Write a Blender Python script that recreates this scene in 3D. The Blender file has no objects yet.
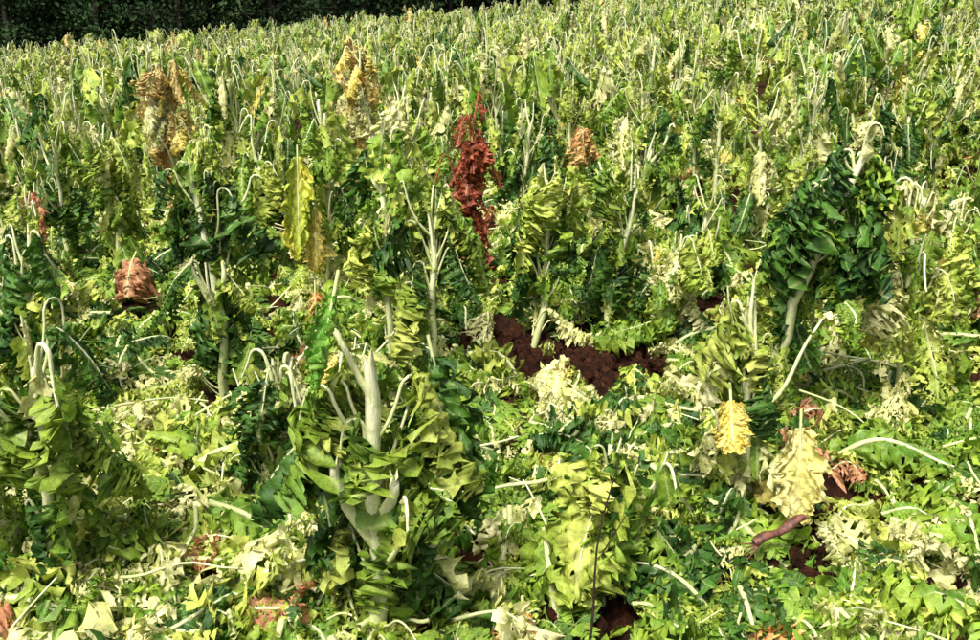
import bpy, math, bmesh
import numpy as np
from mathutils import Vector
R = np.random.RandomState
sc = bpy.context.scene

# ------------------------------------------------------------------ helpers
def norm(v):
    return v/ (np.linalg.norm(v, axis=-1, keepdims=True)+1e-9)

class MB:
    def __init__(s):
        s.v=[];s.f=[];s.c=[];s.l=[];s.m=[];s.n=0
    def add(s,v,f,c,l,mi):
        s.v.append(v);s.f.append(f+s.n);s.c.append(c);s.l.append(l)
        s.m.append(np.full(len(f),mi,dtype=np.int32));s.n+=len(v)
    def mesh(s,name,mats):
        v=np.concatenate(s.v);f=np.concatenate(s.f);c=np.concatenate(s.c);l=np.concatenate(s.l);m=np.concatenate(s.m)
        used=np.zeros(len(v),bool);used[f.ravel()]=True;re=np.cumsum(used)-1
        v=v[used];c=c[used];l=l[used];f=re[f]
        me=bpy.data.meshes.new(name)
        me.vertices.add(len(v));me.vertices.foreach_set('co',v.astype(np.float32).ravel())
        me.loops.add(len(f)*4);me.loops.foreach_set('vertex_index',f.astype(np.int32).ravel())
        me.polygons.add(len(f));me.polygons.foreach_set('loop_start',np.arange(0,len(f)*4,4,dtype=np.int32))
        me.polygons.foreach_set('loop_total',np.full(len(f),4,dtype=np.int32))
        for mt in mats: me.materials.append(mt)
        me.polygons.foreach_set('material_index',m)
        me.update(calc_edges=True)
        me.polygons.foreach_set('use_smooth',np.ones(len(f),dtype=bool))
        a=me.attributes.new('Col','FLOAT_COLOR','POINT')
        a.data.foreach_set('color',np.concatenate([np.clip(c,0,1),np.ones((len(c),1))],1).astype(np.float32).ravel())
        a=me.attributes.new('luv','FLOAT_VECTOR','POINT')
        a.data.foreach_set('vector',l.astype(np.float32).ravel())
        return me

def tube(mb,P,r,c0,c1,sides=6,mi=1,cap=True,jag=0,rng=None):
    P=np.asarray(P,float);n=len(P)
    T=norm(np.gradient(P,axis=0))
    ref=np.array([0.31,0.83,0.2]) if abs(T[0][2])>0.8 else np.array([0,0,1.])
    U=norm(np.cross(T,ref));V=np.cross(T,U)
    a=np.linspace(0,2*math.pi,sides,endpoint=False)
    r=np.broadcast_to(np.asarray(r,float),(n,))
    rib=1+.10*np.cos(a*3+1) if sides>=8 else np.ones(sides)
    vv=P[:,None]+(r[:,None]*rib[None])[...,None]*(np.cos(a)[None,:,None]*U[:,None]+np.sin(a)[None,:,None]*V[:,None])
    if jag>0: vv[-1]+=T[-1]*(rng.uniform(-1,1,sides)*jag)[:,None]
    vv=vv.reshape(-1,3)
    i=np.arange(n-1)[:,None]*sides;j=np.arange(sides)[None,:];k=(np.arange(sides)+1)%sides
    f=np.stack([i+j,i+k[None],i+sides+k[None],i+sides+j],-1).reshape(-1,4)
    t=np.repeat(np.linspace(0,1,n),sides)[:,None]
    c=np.asarray(c0)*(1-t)+np.asarray(c1)*t
    l=np.stack([np.tile(a,n),t[:,0]*3,np.full(n*sides,0.5)],1)
    mb.add(vv,f,c,l,mi)
    if cap:
        vc=np.vstack([vv[-sides:],P[-1:]-T[-1:]*r[-1]*(0.5 if jag else -.3)])
        fc=np.array([[q,(q+1)%sides,(q+2)%sides,sides] for q in range(0,sides-1,2)])
        mb.add(vc,fc,np.tile(np.array([[0.55,0.56,0.26]]),(len(vc),1)),np.tile(np.array([[0,0,0.5]]),(len(vc),1)),mi)

def wn(rng,k=5,fr=(1,4)):
    A=rng.uniform(fr[0],fr[1],(k,2))*rng.choice([-1,1],(k,2));p=rng.uniform(0,6.28,k)
    w=1/np.sqrt(np.arange(1,k+1));w/=w.sum()
    def f(u,v):
        o=0
        for q in range(k): o=o+w[q]*np.sin(A[q,0]*u*3.1+A[q,1]*v*3.1+p[q]+1.7*np.sin(A[q-1,1]*u*2+p[q-1]))
        return o
    return f

def blade(mb,P,S,N,W,rng,ca,cb,holes=0.25,fold=0.9,nt=16,ns=11,ruf=0.25,sag=0.1,blunt=.5,tear=.6):
    n=len(P)
    ti=np.linspace(0,n-1,nt);i0=np.minimum(ti.astype(int),n-2);fr=(ti-i0)[:,None]
    g=lambda A:A[i0]*(1-fr)+A[i0+1]*fr
    P=g(P);S=norm(g(S));N=norm(g(N))
    t=np.linspace(0,1,nt);s=np.linspace(-1,1,ns)
    T,Sg=np.meshgrid(t,s,indexing='ij')
    T=T+rng.uniform(-.28,.28,T.shape)/nt*np.where((T>0)&(T<1),1,0); Sj=Sg+rng.uniform(-.28,.28,Sg.shape)*2/ns
    f1=wn(rng,5,(2,6));f2=wn(rng,5,(1.5,4));f3=wn(rng,6,(2,8));f4=wn(rng,4,(.6,2));f5=wn(rng,3,(5,10))
    w=W*np.sin(np.pi*np.clip(T*.9+.08,0,1))**blunt*(1+.42*f1(T*2,np.sign(Sg)*.7)+.3*f5(T*2.3,np.sign(Sg)*.4)*np.abs(Sg))
    a=np.abs(Sj);ang=fold*a**1.1+.7*f4(T,Sg*.5)
    Tn=norm(np.gradient(P,axis=0))
    pos=P[:,None]+S[:,None]*(np.sign(Sj)*a*w*np.cos(ang))[...,None]-N[:,None]*(a*w*np.sin(ang))[...,None]
    pos=pos+Tn[:,None]*(.25*w*a*(1+.6*f2(T*2,Sg*2)))[...,None]
    pos=pos+N[:,None]*((ruf*W*(a+.15)*f3(T*1.5,Sg*.9)))[...,None]
    pos=pos+N[:,None]*(.10*W*np.sin((T*7-a*2.4)*2*np.pi+.8*f1(T*2,Sg))*np.minimum(1,a*2.5))[...,None]
    pos=pos+S[:,None]*((.25*W*f2(T*1.5,Sg))*a)[...,None]
    pos[...,2]-=sag*w*a*(1+f2(T,Sg))
    pos+=rng.normal(0,.022*W,pos.shape)
    m=np.clip(.45+.9*f4(T*1.2+3,Sg*.9)+.45*(a-.5),0,1)[...,None]
    c=np.asarray(ca)*(1-m)+np.asarray(cb)*m
    c=c*(1+.25*f3(T*2,Sg*2))[...,None]
    l=np.stack([Sj,T,np.full_like(T,rng.rand())],-1)
    idx=np.arange(nt*ns).reshape(nt,ns)
    f=np.stack([idx[:-1,:-1],idx[:-1,1:],idx[1:,1:],idx[1:,:-1]],-1)
    tc=(T[:-1,:-1]+T[1:,1:])/2;sg=(Sg[:-1,:-1]+Sg[1:,1:])/2;aa=np.abs(sg)
    h1=wn(rng,6,(3,8))(tc*1.6,sg*.9);h2=wn(rng,4,(8,16))(tc*1.6,sg*.9)
    keep=(h1*.42+h2*.38+.5+.22*(1-aa)+rng.uniform(-.05,.05,tc.shape))>holes+.12
    if tear>0:
        q=(tc*7-aa*2.4)%1.0;tl=wn(rng,3,(1,3))(np.floor(tc*7-aa*2.4)*.37,np.sign(sg)*.6)
        keep&=~((np.minimum(q,1-q)<.11)&(aa>1-tear*(.5+1.2*tl)))
    f=f[keep]
    if len(f)==0:return
    mb.add(pos.reshape(-1,3),f,c.reshape(-1,3),l.reshape(-1,3),0)

# colours (linear)
PAL={
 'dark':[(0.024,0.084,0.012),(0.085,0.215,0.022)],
 'mid' :[(0.115,0.262,0.020),(0.32,0.46,0.045)],
 'lime':[(0.32,0.45,0.045),(0.60,0.66,0.13)],
 'pale':[(0.60,0.62,0.20),(0.85,0.83,0.44)],
 'yel' :[(0.76,0.64,0.12),(0.90,0.76,0.22)],
 'dry' :[(0.95,0.76,0.26),(0.95,0.62,0.24)],
 'ora' :[(0.80,0.40,0.12),(0.90,0.62,0.24)],
 'red' :[(0.20,0.033,0.015),(0.38,0.085,0.035)],
 'tan' :[(0.62,0.32,0.16),(0.42,0.17,0.08)],
}
STEM=[(0.64,0.69,0.30),(0.88,0.90,0.58)]
def pick(rng,mix):
    k=list(mix.keys());p=np.array([mix[q] for q in k],float);p/=p.sum()
    return PAL[k[rng.choice(len(k),p=p)]]

def petiole(mb,p0,az,L,phi0,blen,W,rng,col,hr=.05,bare=False,hi=True,down=None,holes=.25,rad=.006,scol=None):
    down=rng.uniform(2.5,3.12) if down is None else down
    arc=hr*math.pi
    tot=L+arc+blen
    ds=tot/34;ss=np.arange(35)*ds
    k=np.clip((ss-L)/arc,0,1);k=k*k*(3-2*k)
    phi=phi0*(1-.5*np.clip(ss/max(L,.01),0,1))+k*(down-phi0*.5)
    phi=phi+.16*np.sin(ss*rng.uniform(10,26)+rng.uniform(0,6))
    aa=az+.45*np.sin(ss*6+rng.uniform(0,6))
    D=np.stack([np.sin(phi)*np.cos(aa),np.sin(phi)*np.sin(aa),np.cos(phi)],1)
    P=np.array(p0)+np.vstack([np.zeros((1,3)),np.cumsum(D[:-1]*ds,0)])
    c=scol or STEM
    sc_=rng.uniform(.75,1.15)
    c0=np.array(c[0])*sc_;c1=np.array(c[1])*sc_
    if bare:
        q=rng.rand()
        e=int(np.searchsorted(ss,L+arc*(rng.uniform(-.1,.25) if q<.5 else rng.uniform(.5,1.5))+(.9*blen*rng.rand() if q>.65 else 0)));e=max(5,min(35,e))
        tube(mb,P[:e],np.linspace(rad,rad*.45,e)*(1+.1*np.sin(np.arange(e)*2.)),c0,c1,6 if hi else 4,jag=rad*.8 if hi else 0,rng=rng)
        for z in range(2 if hi else 1): tatter(mb,P[rng.randint(e//2,e)],rng.uniform(.04,.13),rng,pick(rng,{'lime':2,'mid':3,'pale':1}) if scol is None else PAL['red'],nt=10 if hi else 6,ns=7 if hi else 5)
        return
    e=min(35,int(np.searchsorted(ss,L+arc+blen*.7)))
    r=np.linspace(rad,rad*.25,e)
    tube(mb,P[:e],r,c0,c1,6 if hi else 4,cap=False)
    b=int(np.searchsorted(ss,max(L*.75,L+arc*rng.uniform(0,1.1))))
    Pb=P[b:];Tn=norm(np.gradient(Pb,axis=0))
    tw=az+rng.uniform(-.9,.9)
    S=np.tile(np.array([-math.sin(tw),math.cos(tw),0.]),(len(Pb),1))
    S=norm(S-Tn*(S*Tn).sum(1,keepdims=True));N=np.cross(S,Tn)
    if (N[:,0]*math.cos(az)+N[:,1]*math.sin(az)).sum()<0: N=-N
    blade(mb,Pb,S,N,W,rng,col[0],col[1],holes=holes,fold=rng.uniform(.4,1.3),nt=38 if hi else 18,ns=21 if hi else 9,ruf=rng.uniform(.4,.8),tear=max(0,rng.uniform(-.3,.55)) if hi else .2)

def tatter(mb,p,L,rng,c,holes=.35,nt=8,ns=6):
    q=np.linspace(0,1,5)[:,None];a=rng.uniform(0,6.28)
    d=np.array([math.cos(a)*rng.uniform(0,.6),math.sin(a)*rng.uniform(0,.6),-1.]);d/=np.linalg.norm(d)
    P=np.asarray(p)+d*q*L;b=rng.uniform(0,6.28)
    S=np.tile([math.cos(b),math.sin(b),rng.uniform(-.4,.4)],(5,1));T=np.tile(d,(5,1));S=norm(S-T*(S*T).sum(1,keepdims=True))
    blade(mb,P,S,np.cross(S,T),L*rng.uniform(.22,.45),rng,c[0],c[1],holes=holes,fold=rng.uniform(-1,1.3),nt=nt,ns=ns,ruf=.5,tear=0,blunt=.35)

def plant(name,seed,h=.9,lean=(0,0),n=13,mix=None,bare=5,W=.088,blen=(.14,.34),hi=True,fork=False,zone=(.3,.98),holes=.33,rad=.017,Lr=(.08,.26),scol=None,base=True,back=False,tat=16,hs=None,phi=(.12,.6),spread=.13,brad=(.0045,.009),lmax=1.02,exc=1.3):
    rng=R(seed);mb=MB();mix=mix or {'dark':2,'mid':4,'lime':3,'pale':1}
    if hi and scol is None and 'dry' not in mix: n=max(5,int(n*.78));bare=int(bare*1.3)
    m=9;t=np.linspace(0,1,m)
    bx,by=rng.uniform(-.05,.05,2)
    hs=h*(hs or (.98 if fork else rng.uniform(.78,.97)))
    P=np.stack([lean[0]*t**1.1+bx*np.sin(t*3.1)+.009*rng.randn(m),lean[1]*t+by*np.sin(t*3.1)+.009*rng.randn(m),t*hs],1);P[0]=[0,0,-.03]
    c=scol or STEM
    rr_=np.linspace(rad,rad*.6,m)*(1+.08*rng.randn(m));rr_[-1]*=.75
    tube(mb,P,rr_,np.array(c[0])*.85,np.array(c[1])*1.1,10 if hi else 5,jag=rad*.9 if hi else 0,rng=rng)
    at=lambda u:P[int(min(m-2,u*(m-1)))]*(1-(u*(m-1))%1)+P[int(min(m-2,u*(m-1)))+1]*((u*(m-1))%1)
    if fork:
        for sgn in (-1,1):
            q=at(.42 if sgn<0 else .5);az=3.14 if sgn<0 else .2
            tt=np.linspace(0,1,7)[:,None]
            d=np.array([math.cos(az)*.33,-.22,1.])
            tube(mb,q+d*tt*(.23 if sgn<0 else .13)+np.array([math.cos(az),0,0])*.02*np.sin(tt*3)+.004*rng.randn(7,3)*tt,np.linspace(rad*.72,rad*.42,7),c[0],np.array(c[1])*1.05,8,jag=rad*.8,rng=rng)
    def azf(a):
        if back:
            d=(a+math.pi/2+math.pi)%(2*math.pi)-math.pi
            if abs(d)<exc: a=-math.pi/2+math.copysign(exc+abs(d)*(math.pi-exc)*.4,d)
        return a
    for i in range(n):
        u=rng.uniform(*zone);p0=at(min(u,.98))
        az=azf(i*2.4+rng.uniform(-.5,.5))
        L=rng.uniform(*Lr)*h
        L=max(.03,min(L,h*lmax-p0[2]-.03))
        cc=pick(rng,mix)
        if scol is None and u<.5 and rng.rand()<.4 and ('mid' in mix or 'dark' in mix): cc=PAL['dark']  # some lower leaves go dark green, putting the shaded gaps under plants into colour
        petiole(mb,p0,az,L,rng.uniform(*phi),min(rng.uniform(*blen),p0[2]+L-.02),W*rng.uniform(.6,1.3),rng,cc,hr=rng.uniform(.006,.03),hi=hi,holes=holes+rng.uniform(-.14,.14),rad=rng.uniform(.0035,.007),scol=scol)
    for i in range(bare):
        p0=at(rng.uniform(.2,.97));L=max(.05,min(rng.uniform(.10,.38),h*1.04-p0[2]))
        petiole(mb,p0,rng.uniform(0,6.28),L,rng.uniform(.1,.75),.18,.05,rng,PAL['mid'],hr=rng.uniform(.006,.035),bare=True,hi=hi,rad=rng.uniform(*brad),scol=scol)
    mt=dict(mix)
    if scol is None: mt['pale']=mt.get('pale',0)+sum(mix.values())*.10
    for i in range(tat):
        p0=at(rng.uniform(.2,.92));a=azf(rng.uniform(0,6.28));rr=rng.uniform(.01,spread)
        tatter(mb,p0+np.array([math.cos(a)*rr,math.sin(a)*rr,rng.uniform(-.02,.05)]),rng.uniform(.05,.19),rng,pick(rng,mt),nt=14 if hi else 8,ns=10 if hi else 6)
    if base:
        for i in range(3):
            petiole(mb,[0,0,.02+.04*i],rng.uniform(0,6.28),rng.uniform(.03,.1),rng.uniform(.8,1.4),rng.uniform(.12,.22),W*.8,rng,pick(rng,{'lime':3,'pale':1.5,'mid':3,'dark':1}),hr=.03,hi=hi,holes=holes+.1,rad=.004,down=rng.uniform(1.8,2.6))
    return mb.mesh(name,[FOL,STK])

# ------------------------------------------------------------------ materials
def mat(name):
    m=bpy.data.materials.new(name);m.use_nodes=True;nt=m.node_tree;nt.nodes.clear();return m,nt
def nd(nt,t,**k):
    n=nt.nodes.new(t)
    for a,b in k.items(): setattr(n,a,b)
    return n
def mth(nt,op,a,b=None,clamp=False):
    n=nd(nt,'ShaderNodeMath',operation=op,use_clamp=clamp)
    for i,x in enumerate((a,b)):
        if x is None: continue
        if isinstance(x,(int,float)): n.inputs[i].default_value=x
        else: nt.links.new(x,n.inputs[i])
    return n.outputs[0]
def mixc(nt,f,a,b,mode='MIX'):
    n=nd(nt,'ShaderNodeMix',data_type='RGBA',blend_type=mode)
    for s,x in ((n.inputs[0],f),(n.inputs[6],a),(n.inputs[7],b)):
        if isinstance(x,(int,float)): s.default_value=x
        elif isinstance(x,tuple): s.default_value=(*x,1)
        else: nt.links.new(x,s)
    return n.outputs[2]
def noise(nt,vec,scale,det=3,rough=.6):
    n=nd(nt,'ShaderNodeTexNoise');n.inputs['Scale'].default_value=scale;n.inputs['Detail'].default_value=det;n.inputs['Roughness'].default_value=rough
    nt.links.new(vec,n.inputs['Vector']);return n.outputs[0]
def maprange(nt,x,a,b,c,d):
    n=nd(nt,'ShaderNodeMapRange');nt.links.new(x,n.inputs[0])
    for i,q in enumerate((a,b,c,d)): n.inputs[i+1].default_value=q
    return n.outputs[0]

def foliage_mat():
    m,nt=mat('leaf_tissue');L=nt.links
    col=nd(nt,'ShaderNodeAttribute',attribute_name='Col').outputs['Color']
    uv=nd(nt,'ShaderNodeAttribute',attribute_name='luv').outputs['Vector']
    ob=nd(nt,'ShaderNodeTexCoord').outputs['Object']
    rnd=nd(nt,'ShaderNodeObjectInfo').outputs['Random']
    sp=nd(nt,'ShaderNodeSeparateXYZ');L.new(uv,sp.inputs[0])
    a=mth(nt,'ABSOLUTE',sp.outputs[0])
    v=mth(nt,'FRACT',mth(nt,'SUBTRACT',mth(nt,'MULTIPLY',sp.outputs[1],7.0),mth(nt,'MULTIPLY',a,2.4)))
    v=mth(nt,'ABSOLUTE',mth(nt,'SUBTRACT',v,.5))
    ve=mth(nt,'MAXIMUM',maprange(nt,v,.0,.06,.8,0),maprange(nt,a,.02,.09,1,0))
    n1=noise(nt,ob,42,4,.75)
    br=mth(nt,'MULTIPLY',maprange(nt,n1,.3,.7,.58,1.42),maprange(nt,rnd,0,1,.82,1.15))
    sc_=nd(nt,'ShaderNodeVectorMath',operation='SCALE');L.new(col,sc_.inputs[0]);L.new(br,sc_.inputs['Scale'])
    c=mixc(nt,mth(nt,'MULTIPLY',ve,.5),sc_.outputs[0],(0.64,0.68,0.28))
    c=mixc(nt,maprange(nt,n1,.70,.76,0,.5),c,(0.28,0.15,0.04))
    bp=nd(nt,'ShaderNodeBump');bp.inputs['Strength'].default_value=.9;bp.inputs['Distance'].default_value=.006
    L.new(n1,bp.inputs['Height'])
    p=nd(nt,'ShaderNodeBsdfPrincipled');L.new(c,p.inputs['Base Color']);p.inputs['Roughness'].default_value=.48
    p.inputs['Specular IOR Level'].default_value=.4;L.new(bp.outputs[0],p.inputs['Normal'])
    tr=nd(nt,'ShaderNodeBsdfTranslucent');L.new(mixc(nt,1.0,c,(1.0,1.0,.6),'MULTIPLY'),tr.inputs[0])
    mx=nd(nt,'ShaderNodeMixShader');mx.inputs[0].default_value=.25;L.new(p.outputs[0],mx.inputs[1]);L.new(tr.outputs[0],mx.inputs[2])
    o=nd(nt,'ShaderNodeOutputMaterial');L.new(mx.outputs[0],o.inputs[0]);return m
def stalk_mat():
    m,nt=mat('stalk_skin');L=nt.links
    col=nd(nt,'ShaderNodeAttribute',attribute_name='Col').outputs['Color']
    ob=nd(nt,'ShaderNodeTexCoord').outputs['Object']
    mp=nd(nt,'ShaderNodeMapping');mp.inputs['Scale'].default_value=(1,1,.15);L.new(ob,mp.inputs[0])
    n1=noise(nt,mp.outputs[0],220,3);n2=noise(nt,ob,35,3)
    c=mixc(nt,maprange(nt,n2,.48,.68,0,.55),col,(0.44,0.54,0.15))
    c=mixc(nt,maprange(nt,n1,.60,.74,0,.6),c,(0.34,0.24,0.10))
    sc_=nd(nt,'ShaderNodeVectorMath',operation='SCALE');L.new(c,sc_.inputs[0]);L.new(maprange(nt,n1,.3,.7,.82,1.15),sc_.inputs['Scale'])
    bp=nd(nt,'ShaderNodeBump');bp.inputs['Strength'].default_value=.6;bp.inputs['Distance'].default_value=.004;L.new(n1,bp.inputs['Height'])
    p=nd(nt,'ShaderNodeBsdfPrincipled');L.new(sc_.outputs[0],p.inputs['Base Color']);p.inputs['Roughness'].default_value=.55;p.inputs['Specular IOR Level'].default_value=.3;L.new(bp.outputs[0],p.inputs['Normal'])
    o=nd(nt,'ShaderNodeOutputMaterial');L.new(p.outputs[0],o.inputs[0]);return m
def soil_mat():
    m,nt=mat('red_soil');L=nt.links
    ob=nd(nt,'ShaderNodeTexCoord').outputs['Object']
    n1=noise(nt,ob,7,5,.7);n2=noise(nt,ob,70,6,.8)
    c=mixc(nt,maprange(nt,n1,.38,.62,0,1),(0.045,0.017,0.010),(0.17,0.062,0.030))
    c=mixc(nt,maprange(nt,n2,.42,.60,0,.9),c,(0.020,0.010,0.007))
    sp=nd(nt,'ShaderNodeSeparateXYZ');L.new(ob,sp.inputs[0])
    c=mixc(nt,maprange(nt,sp.outputs[1],38,46,0,1),c,(0.05,0.085,0.02))
    bp=nd(nt,'ShaderNodeBump');bp.inputs['Strength'].default_value=1;bp.inputs['Distance'].default_value=.05;L.new(n2,bp.inputs['Height'])
    p=nd(nt,'ShaderNodeBsdfPrincipled');L.new(c,p.inputs['Base Color']);p.inputs['Roughness'].default_value=.95;p.inputs['Specular IOR Level'].default_value=.1;L.new(bp.outputs[0],p.inputs['Normal'])
    o=nd(nt,'ShaderNodeOutputMaterial');L.new(p.outputs[0],o.inputs[0]);return m
def plain_mat(name,c0):
    m,nt=mat(name);L=nt.links
    ob=nd(nt,'ShaderNodeTexCoord').outputs['Object']
    c=mixc(nt,maprange(nt,noise(nt,ob,60,4,.7),.4,.62,0,1),c0,tuple(q*.25 for q in c0))
    p=nd(nt,'ShaderNodeBsdfPrincipled');L.new(c,p.inputs['Base Color']);p.inputs['Roughness'].default_value=.6
    o=nd(nt,'ShaderNodeOutputMaterial');L.new(p.outputs[0],o.inputs[0]);return m
def tree_mat(name,c1,c2):
    m,nt=mat(name);L=nt.links
    ob=nd(nt,'ShaderNodeTexCoord').outputs['Object']
    rnd=nd(nt,'ShaderNodeObjectInfo').outputs['Random']
    c=mixc(nt,maprange(nt,noise(nt,ob,1.3,2),.35,.65,0,1),c1,c2)
    sc_=nd(nt,'ShaderNodeVectorMath',operation='SCALE');L.new(c,sc_.inputs[0]);L.new(maprange(nt,rnd,0,1,.5,1.5),sc_.inputs['Scale'])
    p=nd(nt,'ShaderNodeBsdfPrincipled');L.new(sc_.outputs[0],p.inputs['Base Color']);p.inputs['Roughness'].default_value=.8;p.inputs['Specular IOR Level'].default_value=.15
    o=nd(nt,'ShaderNodeOutputMaterial');L.new(p.outputs[0],o.inputs[0]);return m
FOL=foliage_mat();STK=stalk_mat();SOIL=soil_mat();ROOT=plain_mat('root_bark',(.22,.085,.055));TWIG=plain_mat('twig_bark',(.05,.025,.02))
TRF=tree_mat('tree_foliage',(0.012,0.034,0.011),(0.042,0.085,0.025));TRB=tree_mat('tree_bark',(0.03,0.025,0.02),(0.06,0.05,0.04))

# ------------------------------------------------------------------ terrain
def zf(x,y):
    x=np.asarray(x,float);y=np.asarray(y,float)
    k=np.clip((y-3)/9,0,1);k=k*k*(3-2*k)
    xx=45*np.tanh(x/45)
    return .09*xx*k + .02*np.sin(x*2.1+y*.7)+.02*np.sin(y*2.9-x*.8)
def axis(lo,fa,fb,hi,step,grow=1.12):
    a=list(np.arange(fa,fb,step));d=step
    x=fb
    up=[];
    while x<hi: up.append(x);d*=grow;x+=d
    up.append(hi);dn=[];d=step;x=fa-step
    while x>lo: dn.append(x);d*=grow;x-=d
    dn.append(lo);return np.array(dn[::-1]+a+up)
xs=axis(-500,-3.2,3.2,500,.03);ys=axis(-60,.8,6.5,900,.03)
X,Y=np.meshgrid(xs,ys,indexing='ij')
rg=R(5);Z=zf(X,Y)
near=np.clip((9-Y)/3,0,1)*np.clip((5-np.abs(X))/2,0,1)*(Y>0)
cl=sum(np.sin(X*a+Y*b+p+np.sin(X*b*.3))*w for a,b,p,w in [(9,4,1,.012),(-7,12,2,.012),(21,-13,0,.010),(15,27,4,.010),(40,11,3,.006)])
Z=Z+near*(cl+rg.uniform(-.012,.012,Z.shape))
mb=MB();idx=np.arange(X.size).reshape(X.shape)
f=np.stack([idx[:-1,:-1],idx[1:,:-1],idx[1:,1:],idx[:-1,1:]],-1).reshape(-1,4)
v=np.stack([X,Y,Z],-1).reshape(-1,3)
mb.add(v,f,np.full((len(v),3),.1),np.zeros((len(v),3)),0)
o=bpy.data.objects.new('field_ground',mb.mesh('field_ground',[SOIL]));sc.collection.objects.link(o)

# ------------------------------------------------------------------ scatter by geometry nodes
def scatter(name,protos,pts,rots,scl,idx):
    col=bpy.data.collections.new(name+'_parts')
    for i,me in enumerate(protos):
        ob=bpy.data.objects.new('%s_kind_%02d'%(name,i),me);col.objects.link(ob)
    me=bpy.data.meshes.new(name);me.vertices.add(len(pts));me.vertices.foreach_set('co',np.asarray(pts,np.float32).ravel())
    a=me.attributes.new('rot','FLOAT_VECTOR','POINT');a.data.foreach_set('vector',np.asarray(rots,np.float32).ravel())
    a=me.attributes.new('scl','FLOAT','POINT');a.data.foreach_set('value',np.asarray(scl,np.float32))
    a=me.attributes.new('idx','INT','POINT');a.data.foreach_set('value',np.asarray(idx,np.int32))
    ob=bpy.data.objects.new(name,me);sc.collection.objects.link(ob)
    g=bpy.data.node_groups.new(name,'GeometryNodeTree')
    g.interface.new_socket('Geometry',in_out='INPUT',socket_type='NodeSocketGeometry')
    g.interface.new_socket('Geometry',in_out='OUTPUT',socket_type='NodeSocketGeometry')
    gi=g.nodes.new('NodeGroupInput');go=g.nodes.new('NodeGroupOutput')
    ci=g.nodes.new('GeometryNodeCollectionInfo');ci.inputs['Collection'].default_value=col
    ci.inputs['Separate Children'].default_value=True;ci.inputs['Reset Children'].default_value=True
    ip=g.nodes.new('GeometryNodeInstanceOnPoints');ip.inputs['Pick Instance'].default_value=True
    def na(n,t):
        q=g.nodes.new('GeometryNodeInputNamedAttribute');q.data_type=t;q.inputs['Name'].default_value=n
        return q.outputs['Attribute']
    e=g.nodes.new('FunctionNodeEulerToRotation')
    L=g.links
    L.new(gi.outputs[0],ip.inputs['Points']);L.new(ci.outputs[0],ip.inputs['Instance'])
    L.new(na('idx','INT'),ip.inputs['Instance Index']);L.new(na('rot','FLOAT_VECTOR'),e.inputs[0]);L.new(e.outputs[0],ip.inputs['Rotation'])
    L.new(na('scl','FLOAT'),ip.inputs['Scale']);L.new(ip.outputs[0],go.inputs[0])
    md=ob.modifiers.new('scatter','NODES');md.node_group=g
    return ob

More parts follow.
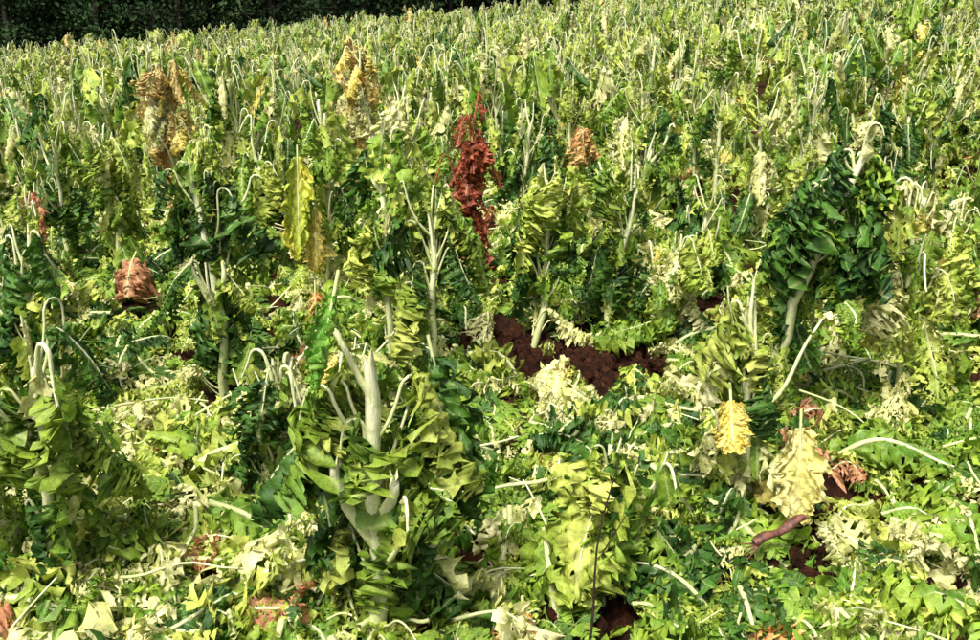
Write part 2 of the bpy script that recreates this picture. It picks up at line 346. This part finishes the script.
# ------------------------------------------------------------------ hero plants
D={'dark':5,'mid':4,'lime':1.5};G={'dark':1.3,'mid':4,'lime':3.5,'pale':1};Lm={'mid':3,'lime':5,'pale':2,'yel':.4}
YL={'lime':4,'pale':3,'yel':.6,'mid':1};Yd={'dry':3,'yel':1,'pale':1};RD={'red':1};OR={'ora':2,'dry':1,'lime':1,'mid':1}
DRY=dict(zone=(.45,.98),Lr=(.02,.12),W=.07,holes=.22,phi=(.2,.9),blen=(.10,.28),rad=.012,tat=60,spread=.14,bare=3)
H=[ # x,y,h,lean,mix,n,opts
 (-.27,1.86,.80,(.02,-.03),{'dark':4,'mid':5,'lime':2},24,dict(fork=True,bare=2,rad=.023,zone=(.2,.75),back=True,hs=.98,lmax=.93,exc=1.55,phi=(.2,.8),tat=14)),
 (-1.06,2.0,.78,(.02,0),G,16,dict(rad=.017,bare=7,back=True,exc=1.5)),
 (-1.27,2.15,.52,(-.03,0),G,8,dict(bare=4)),
 (-1.65,3.25,.74,(0,0),D,14,dict(back=True,bare=7)),
 (-1.03,3.35,.92,(-.03,-.03),D,24,dict(fork=True,back=True,rad=.018,bare=6,exc=1.5)),
 (-.42,3.65,1.02,(0,0),G,15,dict(bare=9,back=True,rad=.016)),
 (-.25,3.3,.84,(.02,0),{'dark':2,'mid':5,'lime':3},18,dict(bare=5,back=True,rad=.015)),
 (.19,3.97,.80,(.05,0),D,20,dict(back=True,rad=.016,bare=7,exc=1.5)),
 (.55,4.15,1.05,(.16,0),G,12,dict(bare=8,zone=(.2,.75),back=True,rad=.016)),
 (.80,4.0,.60,(0,0),YL,16,dict(blen=(.12,.25),rad=.012,bare=7)),
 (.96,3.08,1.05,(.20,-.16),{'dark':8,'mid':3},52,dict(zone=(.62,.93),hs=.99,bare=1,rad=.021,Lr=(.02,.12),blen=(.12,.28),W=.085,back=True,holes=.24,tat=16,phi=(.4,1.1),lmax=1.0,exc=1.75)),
 (1.10,3.25,.78,(.0,0),Lm,9,dict(bare=7,rad=.012)),
 (1.52,3.15,.86,(-.03,0),Lm,13,dict(bare=15,rad=.012)),
 (.72,2.42,.75,(.0,0),{'lime':4,'pale':1,'yel':.6,'mid':3},12,dict(bare=6,blen=(.12,.24),rad=.014,back=True,exc=1.5)),
 (.29,2.05,.46,(.0,0),{'dark':2,'mid':4,'lime':2},18,dict(bare=6,rad=.012)),
 (-.67,2.5,.46,(.04,0),G,9,dict(bare=11,rad=.012)),
 (-2.45,5.3,1.0,(0,0),D,15,dict(back=True,rad=.015,bare=8)),
 (-1.15,4.75,.85,(0,0),D,14,dict(rad=.014,bare=9)),
 (-.85,4.6,1.0,(.05,0),{'lime':3,'mid':2,'yel':.6},9,dict(bare=10,rad=.013)),
 (.24,5.5,.92,(0,0),D,13,dict(back=True,rad=.014,bare=9)),
 (-.84,6.0,1.27,(.04,0),Yd,26,DRY),
 (-1.85,5.6,1.20,(-.04,0),Yd,26,DRY),
 (-.10,4.9,1.04,(0,0),RD,14,dict(scol=[(.25,.05,.025),(.36,.08,.03)],W=.034,Lr=(.01,.06),bare=5,zone=(.15,.98),phi=(.05,.3),spread=.05,rad=.012,base=False,tat=80,blen=(.1,.2))),
 (.49,6.0,1.02,(0,0),OR,14,dict(bare=7)),
 (1.05,6.2,1.2,(0,0),G,12,dict(bare=12)),
 (1.55,6.4,1.22,(0,0),G,8,dict(bare=12)),
 (1.12,4.8,.56,(0,0),G,9,dict(bare=9)),
 (1.75,4.3,.80,(0,0),G,12,dict(rad=.013,bare=8)),
 (2.0,3.9,.6,(0,0),Lm,12,dict(rad=.013,bare=7)),
 (-2.1,4.1,.70,(0,0),G,12,dict(rad=.013,bare=7)),
 (-1.95,4.7,.85,(0,0),Lm,12,dict(rad=.013,bare=8)),
 (1.75,2.5,.3,(0,0),YL,9,dict(rad=.012)),
 (-.45,2.9,.36,(0,0),YL,9,dict(rad=.012)),
 (-1.55,2.65,.36,(0,0),Lm,9,dict(rad=.012)),
 (.75,5.2,.85,(0,0),Lm,12,dict(bare=9)),(-.5,5.5,.9,(0,0),G,12,dict(bare=9)),(-1.6,5.2,.80,(0,0),G,12,dict(bare=9)),
 (1.5,5.3,.9,(0,0),Lm,12,dict(bare=9)),(2.3,5.2,.95,(0,0),D,12,dict(bare=9)),
]
hp=[]
for i,(x,y,h,ln,mx,n,kw) in enumerate(H):
    me=plant('mustard_plant',100+i*7,h=h,lean=ln,mix=mx,n=n,hi=True,**kw)
    ob=bpy.data.objects.new('mustard_plant',me);sc.collection.objects.link(ob)
    ob.location=(x,y,float(zf(x,y))-.005);hp.append((x,y))
hp=np.array(hp)

# individual withered leaves seen in the picture
def wleaf(x,y,z,L,W,cols,seed,holes=.1,fold=.9,az=-1.57,tilt=2.9,curl=0,name='withered_leaf',blunt=.6,tear=.4):
    rng=R(seed);mb=MB();n=16;t=np.linspace(0,1,n)
    ph=tilt+curl*t;D_=np.stack([np.sin(ph)*math.cos(az),np.sin(ph)*math.sin(az),np.cos(ph)],1)
    P=np.vstack([np.zeros((1,3)),np.cumsum(D_[:-1]*L/(n-1),0)]);T=norm(np.gradient(P,axis=0))
    S=np.tile([-math.sin(az),math.cos(az),0.],(n,1));N=np.cross(S,T)
    blade(mb,P,S,N,W,rng,cols[0],cols[1],holes=holes,fold=fold,nt=40,ns=25,ruf=.4,sag=.1,blunt=blunt,tear=tear)
    tube(mb,np.vstack([P[0]-D_[0]*.05,P[:13]])+0,np.linspace(.0045,.001,14),STEM[0],STEM[1],6)
    ob=bpy.data.objects.new(name,mb.mesh(name,[FOL,STK]));ob.location=(x,y,z);sc.collection.objects.link(ob)
YB=[(.84,.76,.24),(.90,.82,.36)];GG=[(.11,.30,.03),(.24,.46,.05)]
wleaf(-1.65,4.2,.33,.20,.14,PAL['tan'],1,fold=-1.1,curl=.9,tilt=2.0,holes=0,tear=0,blunt=.35)
wleaf(2.10,3.95,.36,.24,.15,PAL['tan'],2,fold=-1.1,curl=.9,tilt=2.0,holes=0,tear=0,blunt=.35)
wleaf(.86,2.36,.36,.27,.065,YB,3,holes=-.05,fold=.4,blunt=.5,tear=0)
wleaf(.66,2.36,.44,.14,.05,PAL['yel'],4,fold=.3,tear=0,tilt=2.6,holes=-.05,blunt=.4)
wleaf(-.89,4.35,.78,.48,.09,[(.42,.55,.05),(.7,.66,.08)],5,fold=.8,tear=.1)
wleaf(-.31,1.78,.93,.20,.040,GG,6,fold=1.1,tilt=2.8,az=-2.2,tear=.2,blunt=.8,holes=.2)
wleaf(-.13,1.98,.72,.40,.08,PAL['dark'],61,fold=.9,tilt=2.9,az=-.6,holes=.12,tear=.2)
wleaf(-.77,3.95,.25,.2,.08,PAL['ora'],7,fold=-.9,curl=.6)
wleaf(.28,3.42,.12,.12,.06,PAL['ora'],8,fold=-1.,curl=1,tilt=1.7,holes=0,tear=0)
wleaf(-2.4,4.9,.5,.28,.1,PAL['tan'],9,fold=.9)
wleaf(-.75,2.22,.10,.12,.05,PAL['tan'],10,fold=.9,tilt=1.8)
wleaf(-.85,4.5,.5,.3,.08,PAL['yel'],12,fold=.7)
wleaf(-1.18,1.9,.12,.2,.08,PAL['tan'],14,fold=-.6,tilt=1.9)
wleaf(.08,1.92,.08,.16,.07,PAL['ora'],16,fold=-.6,tilt=1.7,holes=.3)
mb=MB();t=np.linspace(0,1,9)
tube(mb,np.stack([-.075+.15*t,.06*t,.03+.045*t+.006*np.sin(t*9)],1),.012*(1+.2*np.sin(t*11)),(.07,.022,.015),(.22,.09,.06),10,jag=.008,rng=R(3))
for k in range(4): tube(mb,np.stack([-.06-.05*t,.03*(k-1.5)*t,.03-.03*t],1),np.linspace(.004,.001,9),(.08,.03,.02),(.1,.04,.03),5)
ob=bpy.data.objects.new('broken_root',mb.mesh('broken_root',[FOL,ROOT]));ob.location=(.79,2.2,float(zf(.79,2.2))+.07);sc.collection.objects.link(ob)
mb=MB();tube(mb,np.stack([.07*t+.01*np.sin(t*7),.05*t,.55*t],1),np.linspace(.004,.0015,9),(.05,.02,.015),(.06,.03,.02),5)
tube(mb,np.stack([.045+.05*t,.03+0*t,.33+.10*t],1),np.linspace(.002,.001,9),(.05,.02,.015),(.06,.03,.02),5)
ob=bpy.data.objects.new('dry_twig',mb.mesh('dry_twig',[FOL,TWIG]));ob.location=(.20,1.75,0);sc.collection.objects.link(ob)

# ------------------------------------------------------------------ field mass
protos=[]
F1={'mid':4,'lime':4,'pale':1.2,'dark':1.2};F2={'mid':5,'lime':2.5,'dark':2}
mixes=[F1,F2,Lm,F1,Lm,YL,F2,G,F1,F1,F2,Lm,Yd,OR]
for i,mx in enumerate(mixes):
    rr=R(900+i)
    protos.append(plant('mustard_kind',900+i,h=rr.uniform(.80,1.08),lean=tuple(rr.uniform(-.14,.14,2)),mix=mx,n=9,bare=13,hi=False,W=.066,rad=.014,blen=(.10,.32),Lr=(.08,.30),tat=7,base=False,brad=(.0045,.0085),holes=.30))
rng=R(77);pts=[]
y=4.2
while y<36:
    hw=y*.60+2.0
    x=-hw;st=1+max(0,y-10)*.02
    while x<hw:
        px=x+rng.uniform(-.20,.20);py=y+rng.uniform(-.22,.22);x+=rng.uniform(.38,.64)*st+ (.12 if y<7 else 0)
        if y<6.8 and (np.hypot(hp[:,0]-px,hp[:,1]-py).min()<.50): continue
        if y<5.6 and abs(px)<2.6 and rng.rand()<.85: continue
        if rng.rand()<.08: continue
        pts.append((px,py))
    y+=.58*st
for _ in range(60):
    sx=rng.choice([-1,1]);py=rng.uniform(1.5,4.4);px=sx*rng.uniform(py*.62+.9,4.5)
    pts.append((px,py))
pts=np.array(pts);n=len(pts)
P3=np.column_stack([pts,zf(pts[:,0],pts[:,1])])
rot=np.column_stack([rng.normal(0,.12,n),rng.normal(0,.12,n),rng.uniform(0,6.28,n)])
pi=np.array([0.1]*12+[.010,.005]);pi/=pi.sum()
scatter('mustard_crop',protos,P3,rot,rng.uniform(.74,1.24,n)*np.where(pts[:,1]>6.5,1.05,.9),rng.choice(14,n,p=pi))

# ------------------------------------------------------------------ litter
def shred(seed,mix,size,holes,flat=True):
    rng=R(seed);mb=MB()
    n=18;t=np.linspace(0,1,n);L=size
    P=np.stack([t*L-L/2,.15*L*np.sin(t*3+rng.uniform(0,3)),.02+.03*np.sin(t*rng.uniform(3,8)+rng.uniform(0,6))],1)
    T=norm(np.gradient(P,axis=0));S=np.tile(np.array([0,1.,rng.uniform(-.4,.4)]),(n,1));S=norm(S-T*(S*T).sum(1,keepdims=True));N=np.cross(S,T)
    N[N[:,2]<0]*=-1
    c=pick(rng,mix)
    blade(mb,P,S,N,size*rng.uniform(.26,.42),rng,c[0],c[1],holes=holes,fold=rng.uniform(-.2,.9),nt=34,ns=21,ruf=rng.uniform(.4,.7),sag=0,tear=max(0,rng.uniform(-.2,.7)))
    tube(mb,P,np.linspace(.006,.002,n)*size/.2,STEM[0],STEM[1],5)
    return mb.mesh('leaf_shred',[FOL,STK])
def stick(seed):
    rng=R(seed);mb=MB();L=rng.uniform(.12,.34);t=np.linspace(0,1,10)
    k=rng.uniform(.2,.8);kink=np.maximum(t-k,0)*rng.uniform(-1,1)*L+.04*L*np.sin(t*9+seed)
    P=np.stack([t*L-L/2,kink,.04+.12*L*np.sin(t*rng.uniform(1,4))],1)
    r=rng.uniform(.0035,.0075)
    tube(mb,P,np.linspace(r,r*.4,10),np.array(STEM[0])*.9,np.array(STEM[1])*.9,6)
    for z in range(2): tatter(mb,P[rng.randint(2,9)]+np.array([0,0,.02]),rng.uniform(.04,.09),rng,pick(rng,{'lime':1,'mid':1,'pale':1}),nt=8,ns=6)
    return mb.mesh('stalk_piece',[FOL,STK])
def weed(seed,mix):
    rng=R(seed);mb=MB()
    for k in range(7):
        az=k*.9+rng.uniform(-.3,.3);L=rng.uniform(.10,.2);n=10;t=np.linspace(0,1,n)
        el=rng.uniform(.3,.9)
        rad_=L*t*math.cos(el);zz=L*(math.sin(el)*t-.55*t**2.2)+.01
        P=np.stack([rad_*math.cos(az),rad_*math.sin(az),zz],1);tube(mb,P,np.linspace(.0025,.001,n),(.2,.3,.05),(.2,.35,.05),4,cap=False)
        c=pick(rng,mix)
        for j in range(2,n):
            for sg in (-1,1):
                a2=az+sg*rng.uniform(.8,1.15);l2=L*.33*math.sin(math.pi*(t[j]*.75+.2))*rng.uniform(.7,1.2)
                q=np.linspace(0,1,5)
                Q=P[j]+np.stack([q*l2*math.cos(a2),q*l2*math.sin(a2),-.25*l2*q**2+rng.uniform(-.1,.2)*l2*q],1)
                T=norm(np.gradient(Q,axis=0));S=np.tile(np.array([-math.sin(a2),math.cos(a2),rng.uniform(-.4,.4)]),(5,1))
                blade(mb,Q,norm(S),norm(np.cross(T,S)),l2*.28,rng,c[0],c[1],holes=-1,fold=.2,nt=5,ns=3,ruf=.15,sag=0,tear=0)
    return mb.mesh('weed_kind',[FOL,STK])
lit=[]   # 0-11 pale, 12-23 green, 24 orange, 25 tan, 26-33 sticks
for i in range(26):
    if i<12: mx=[{'pale':1},{'lime':1},{'pale':1}][i%3]
    elif i<24: mx=[{'mid':1},{'lime':1,'mid':1},{'mid':1,'dark':1}][i%3]
    else: mx=[{'ora':1},{'tan':1}][i-24]
    lit.append(shred(300+i,mx,R(i).uniform(.16,.36)*(.6 if i>23 else 1),[.42,.34,.48,.32,.44][i%5]))
for i in range(8): lit.append(stick(500+i))
def ground_pts(n,ymin,ymax,rng,marg=.6):
    o=[]
    while len(o)<n:
        y=ymin+(ymax-ymin)*rng.rand()**1.15;hw=y*.60+marg;x=rng.uniform(-hw,hw)
        if math.hypot((x-.40)/.40,(y-3.66)/.32)<1 and rng.rand()<.95: continue
        if math.hypot((x-.55)/.33,(y-2.1)/.14)<1 and rng.rand()<.55: continue
        g=math.sin(x*3.1+1.3)*math.sin(y*2.7+x)+.4*math.sin(x*7+y*5)
        if y<6 and g<-.5 and rng.rand()<.6: continue
        o.append((x,y))
    return np.array(o)
rng=R(31)
gp=np.vstack([ground_pts(3300,1.1,6.0,rng),ground_pts(1500,6.0,11,rng)])
n=len(gp)
pp=.34+.36*np.sin(gp[:,0]*2.3+.8)*np.sin(gp[:,1]*2.1+gp[:,0]*.6+.5)+.25*(gp[:,0]>.9)*(gp[:,1]<2.6)
ii=np.where(rng.rand(n)<pp,rng.randint(0,12,n),rng.randint(12,24,n))
r2=rng.rand(n);ii=np.where(r2<.20,rng.randint(26,34,n),ii);ii=np.where(r2>.984,24+rng.randint(0,2,n),ii)
zz=zf(gp[:,0],gp[:,1])+rng.uniform(.0,.07,n)
rt=np.column_stack([rng.normal(0,.45,n),rng.normal(0,.45,n),rng.uniform(0,6.28,n)])
scatter('leaf_litter',lit,np.column_stack([gp,zz]),rt,rng.uniform(.45,1.2,n)*np.where(gp[:,1]>6,1.3,1),ii)
wd=[weed(700+i,[{'mid':1},{'mid':1,'dark':1},{'lime':1,'mid':2},{'dark':1}][i%4]) for i in range(6)]
gp=ground_pts(560,1.1,6,rng);n=len(gp)
scatter('low_weeds',wd,np.column_stack([gp,zf(gp[:,0],gp[:,1])+.03]),np.column_stack([rng.normal(0,.2,n),rng.normal(0,.2,n),rng.uniform(0,6.28,n)]),rng.uniform(.5,1.1,n),rng.randint(0,6,n))
cds=[]
for i in range(4):
    bm=bmesh.new();bmesh.ops.create_icosphere(bm,subdivisions=2,radius=1)
    r=R(i);f_=wn(r,5,(.6,2))
    for v_ in bm.verts:
        v_.co*=.022*(1+.5*float(f_(v_.co.x+v_.co.z,v_.co.y-v_.co.z)));v_.co.z*=.7
    me=bpy.data.meshes.new('clod');bm.to_mesh(me);bm.free();me.materials.append(SOIL);cds.append(me)
n=1500;gx=np.concatenate([rng.uniform(-2.5,2.5,900),rng.uniform(.05,.9,300),rng.uniform(.1,1.6,300)]);gy=np.concatenate([rng.uniform(1.3,5.5,900),rng.uniform(3.4,4.05,300),rng.uniform(1.6,2.6,300)])
scatter('soil_clods',cds,np.column_stack([gx,gy,zf(gx,gy)+.012]),rng.uniform(0,6.28,(n,3)),rng.uniform(.3,1.5,n)**1.3,rng.randint(0,4,n))

# ------------------------------------------------------------------ tree line
def tree(seed):
    rng=R(seed);mb=MB();h=rng.uniform(8,11)
    t=np.linspace(0,1,7);tr=np.stack([.3*np.sin(t*2+seed),.3*np.cos(t*2),t*h*.85],1)
    tube(mb,tr,np.linspace(.2,.04,7),(.05,)*3,(.05,)*3,7)
    cs=[]
    for k in range(34):
        z=h*(.08+.9*(k/34.));rr=(1.9*(1-.75*k/34.)+.3)*rng.uniform(.5,1.1);az=k*2.4
        e=np.array([rr*math.cos(az),rr*math.sin(az),z+rng.uniform(-.1,.6)])
        s=np.array([.3*math.sin(z/h*2+seed),0,z-.1]);q=np.linspace(0,1,4)[:,None]
        tube(mb,s*(1-q)+e*q,np.linspace(.05,.012,4),(.05,)*3,(.05,)*3,4);cs.append(e);cs.append(s*.4+e*.6)
    cs=np.array(cs);N=5200
    c=cs[rng.randint(0,len(cs),N)]+rng.normal(0,.38,(N,3))*np.array([1,1,.75])
    a=norm(rng.normal(0,1,(N,3)));b=norm(np.cross(a,rng.normal(0,1,(N,3))))
    s1=rng.uniform(.06,.15,(N,1));s2=s1*rng.uniform(.4,.8,(N,1))
    vv=np.stack([c-a*s1,c-b*s2,c+a*s1,c+b*s2],1).reshape(-1,3)
    mb.add(vv,np.arange(N*4).reshape(N,4),np.full((N*4,3),.03),np.zeros((N*4,3)),0)
    return mb.mesh('tree_kind',[TRF,TRB])
tp=[tree(i) for i in range(5)]
rng=R(8);pt=[]
for row,yy in enumerate((44,47,51)):
    for x in np.arange(-50,50,2.5): pt.append((x+rng.uniform(-1,1),yy+rng.uniform(-1.6,1.6)))
pt=np.array(pt);n=len(pt)
scatter('distant_tree_line',tp,np.column_stack([pt,zf(pt[:,0],pt[:,1])]),np.column_stack([np.zeros(n),np.zeros(n),rng.uniform(0,6.28,n)]),rng.uniform(.8,1.2,n),rng.randint(0,5,n))

# ------------------------------------------------------------------ light, world, camera
el,az=math.radians(60),math.radians(-150)
w=bpy.data.worlds.new('World');sc.world=w;w.use_nodes=True
nt=w.node_tree;bg=nt.nodes['Background'];sk=nt.nodes.new('ShaderNodeTexSky');sk.sky_type='NISHITA';sk.sun_disc=False
sk.sun_elevation=el;sk.sun_rotation=az;sk.dust_density=6;sk.air_density=.7
nt.links.new(sk.outputs[0],bg.inputs[0]);bg.inputs[1].default_value=.15
sd=bpy.data.lights.new('sun','SUN');sd.energy=5;sd.angle=math.radians(18);sd.color=(1,.97,.90)
so=bpy.data.objects.new('sun',sd);sc.collection.objects.link(so)
dv=np.array([math.sin(az)*math.cos(el),math.cos(az)*math.cos(el),math.sin(el)])
so.rotation_euler=Vector(dv).to_track_quat('Z','Y').to_euler()
cd=bpy.data.cameras.new('camera');cam=bpy.data.objects.new('camera',cd);sc.collection.objects.link(cam)
cam.location=(0,0,1.5);cam.rotation_euler=(math.radians(90-19.3),0,0)
cd.sensor_width=36;cd.lens=983/1024*36;cd.clip_end=3000;cd.clip_start=.05
sc.camera=cam
sc.view_settings.view_transform='Standard';sc.view_settings.look='None';sc.view_settings.exposure=0
